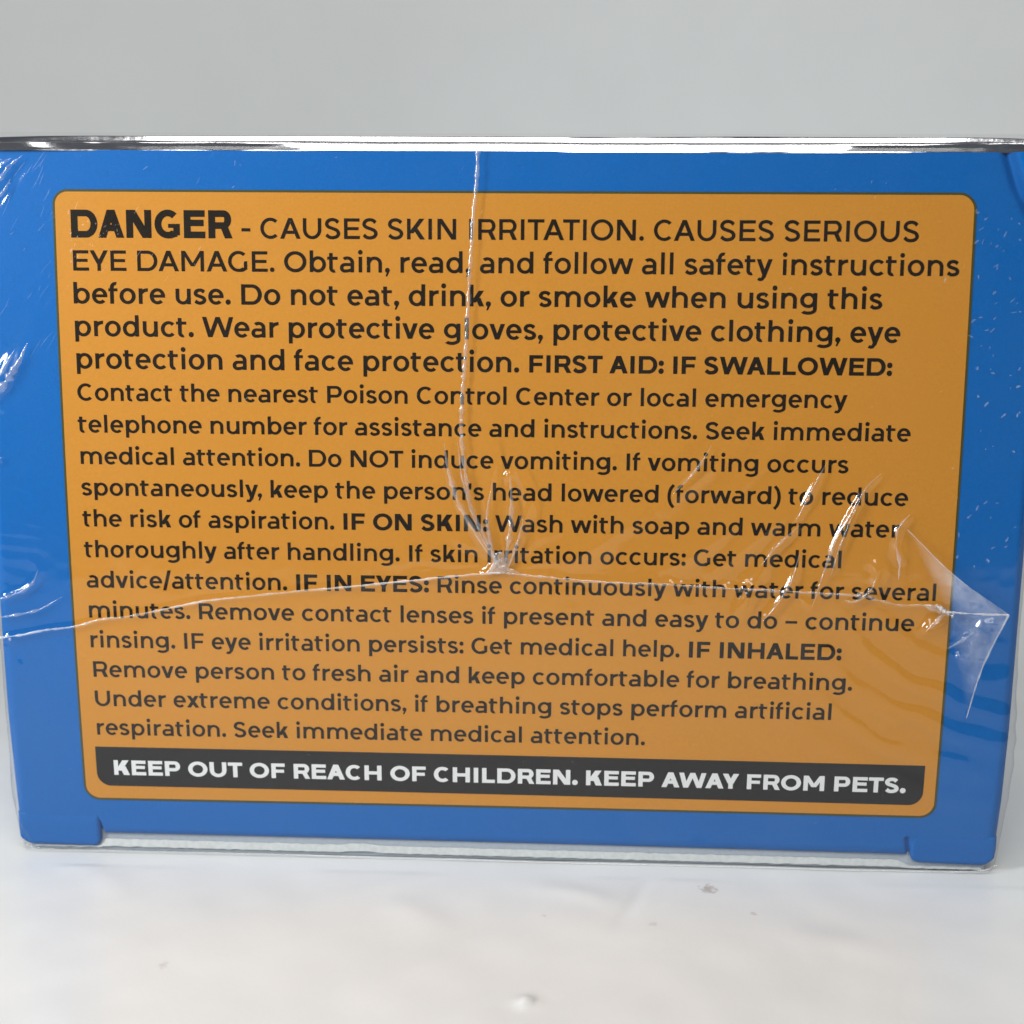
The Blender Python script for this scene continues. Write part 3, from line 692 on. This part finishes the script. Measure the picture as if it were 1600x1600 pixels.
for q, (pts, w_) in enumerate(PUCKERS_GLINTS): ribbon('film_pucker_glint', pts, w_, 0.46, M_haze, film, 90+q, jit=.3, h=.16, fade=True)  # real gathers at the seam crossing, painted highlight streaks at the sides
ribbon('film_hem', [(36, 1312), (62, 1323), (160, 1326), (400, 1332), (800, 1344), (1200, 1354), (1500, 1360), (1556, 1350)], 0.26, 0.34, M_haze, film, 120, jit=.3, h=.12)

# loose folded corner of film at the right, standing off the face
def fold_point(px, py, off):
    u, v = face_at(px, py); p = np.array([u, float(bulge(u, v)), v]); dirn = CAM-p; p = p+dirn/np.linalg.norm(dirn)*off
    return p
Apt, Bpt, Cpt, Dpt = fold_point(1418, 828, .5), fold_point(1576, 961, 3.4), fold_point(1510, 1122, 1.0), fold_point(1476, 956, .9)
def facet(name, P0, P1, P2, bend, seed, bow, n=26):
    V_ = []; F_ = []; idx = {}; Wt = []
    for i in range(n+1):
        for j in range(n+1-i):
            a, b = i/n, j/n; c = 1-a-b; p = P0*c+P1*a+P2*b; q_ = 4*(b*c if name == 'a' else a*b); p = p+np.array([bow[0], 0, bow[1]])*q_
            e_ = min(1, 6*min(a, b, c)+.12); px_, pz_ = np.array([p[0]]), np.array([p[2]])
            w = bend*4*(a*b+b*c+c*a)/1.33+(0.22*float(waves(px_, pz_, 3.0, 8, seed)[0])+0.07*float(waves(px_, pz_, 1.1, 8, seed+5)[0]))*e_
            p = p+np.array([.10, 0, -.06])*float(waves(px_, pz_, 2.2, 6, seed+9)[0])
            idx[i, j] = len(V_); V_.append((p[0], p[1]-w, p[2]-TABLE)); Wt.append(min(1, max(.06, b/.34))*min(1, .35+1.1*(1-max(c, a))))
    for i in range(n):
        for j in range(n-i):
            F_.append([idx[i, j], idx[i+1, j], idx[i, j+1]])
            if j < n-i-1: F_.append([idx[i+1, j], idx[i+1, j+1], idx[i, j+1]])
    return V_, F_, Wt
fv1, ff1, fw1 = facet('a', Apt, Dpt, Bpt, .6, 71, (-.22, -.42)); fv2, ff2, fw2 = facet('b', Dpt, Cpt, Bpt, .9, 72, (-.55, .15))
fold = mesh_obj('loose_fold', np.array(fv1+fv2)*MM, ff1+[[i+len(fv1) for i in f] for f in ff2], M_flap, film)
at = fold.data.attributes.new('film_weight', 'FLOAT', 'POINT'); wts = fw1+fw2
at.data.foreach_set('value', np.array(wts, np.float32))
def bead(name, pts3, w, mat, parent, seed):
    P = spline(np.array(pts3), 10); r = np.random.default_rng(seed); V_ = []; K = 7
    for i, p in enumerate(P):
        t_ = P[min(i+1, len(P)-1)]-P[max(i-1, 0)]; t_ /= np.linalg.norm(t_); a_ = np.cross(t_, [0, 1, 0]); a_ /= np.linalg.norm(a_); b_ = np.cross(t_, a_)
        rr = w/2*(1+.35*r.standard_normal())
        for k_ in range(K):
            q = p+(a_*math.cos(2*math.pi*k_/(K-1))+b_*math.sin(2*math.pi*k_/(K-1)))*abs(rr); V_.append((q[0], q[1], q[2]-TABLE))
    return mesh_obj(name, np.array(V_)*MM, grid_faces(len(P), K), mat, parent)
mid = lambda a, b, f, o=0: a+(b-a)*f+np.array([0, -o, 0])
bead('fold_edge', [Apt, mid(Apt, Bpt, .5, .1)+np.array([-.22, 0, -.42]), Bpt], .09, M_haze, film, 81)
bead('fold_edge', [Bpt, mid(Bpt, Cpt, .5, .3)+np.array([-.55, 0, .15]), Cpt], .16, M_seam, film, 82)
bead('fold_edge', [Dpt, mid(Dpt, Bpt, .5, .3), Bpt], .22, M_seam, film, 83)
bead('fold_edge', [fold_point(1462, 945, .5), Dpt, fold_point(1490, 962, .9)], .45, M_seam, film, 84)

# trapped bubbles along the vertical seam
M_bub, nt, b = nodes('bubble_film'); b.inputs['Base Color'].default_value = (.9, .9, .9, 1); b.inputs['Roughness'].default_value = 0.05; b.inputs['Alpha'].default_value = 0.35; b.inputs['Specular IOR Level'].default_value = 1.0
for px, py, r in [(723, 588, .15), (722, 637, .16), (722, 656, .15), (723, 681, .16), (1064, 907, .14), (1093, 913, .13), (1138, 909, .14), (1173, 904, .16), (1165, 925, .14), (1194, 959, .16), (19, 997, .17)]:
    u, v = face_at(px, py); V_ = []; nth, nph = 10, 18
    for i in range(nth):
        a = math.pi/2*i/(nth-1)
        for j in range(nph):
            p = 2*math.pi*j/(nph-1); V_.append(place(u+r*math.cos(a)*math.cos(p), v+r*math.cos(a)*math.sin(p), .5+r*math.sin(a)))
    mesh_obj('air_bubble', np.array(V_), grid_faces(nth, nph), M_bub, film)

# dust and scuffs on the film: tiny slivers, more of them on the right and along the foot
V_, F_ = [], []
def sliver(px, py, ln, wd, ang):
    u, v = face_at(px, py); c, s_ = math.cos(ang), math.sin(ang); b = len(V_); K = 7; bend = random.uniform(-.5, .5) if ln < .6 else random.gauss(0, .10)
    for i in range(K):
        f = i/(K-1)-.5; w_ = wd*(1-(2*f)**2)**.5*(.6+.8*random.random())
        q = (u+c*f*ln-s_*(f*f)*ln*bend, v+s_*f*ln+c*(f*f)*ln*bend)
        for sg in (-1, 1): V_.append(place(q[0]-s_*sg*w_/2, q[1]+c*sg*w_/2, .46))
    for i in range(K-1): F_.append([b+2*i, b+2*i+2, b+2*i+3, b+2*i+1])
for _ in range(75): sliver(random.gauss(1545, 28), random.uniform(330, 900), random.uniform(.12, .7), random.uniform(.05, .22), random.gauss(.9, .5))
for _ in range(90): sliver(random.uniform(100, 1520), random.uniform(240, 1290), random.uniform(.1, .45), random.uniform(.02, .08), random.gauss(.8, .6))
for _ in range(80): sliver(random.uniform(60, 1540), random.uniform(1170, 1330), random.uniform(.06, .3), random.uniform(.03, .09), random.uniform(-1, 2))
for _ in range(32): sliver(random.uniform(0, 420), random.uniform(242, 470), random.uniform(.2, 1.2), random.uniform(.02, .07), random.gauss(1.0, .25))
for _ in range(24): sliver(random.uniform(-5, 85), random.uniform(245, 560), random.uniform(.8, 2.8), random.uniform(.012, .04), random.gauss(1.0, .14))
for _ in range(25): sliver(random.uniform(105, 190), random.uniform(345, 410), random.uniform(.1, .5), random.uniform(.04, .12), random.gauss(1.0, .6))
o = mesh_obj('dust', np.array(V_), F_, M_scuff, film); o['kind'] = 'stuff'

bpy.context.view_layer.update()
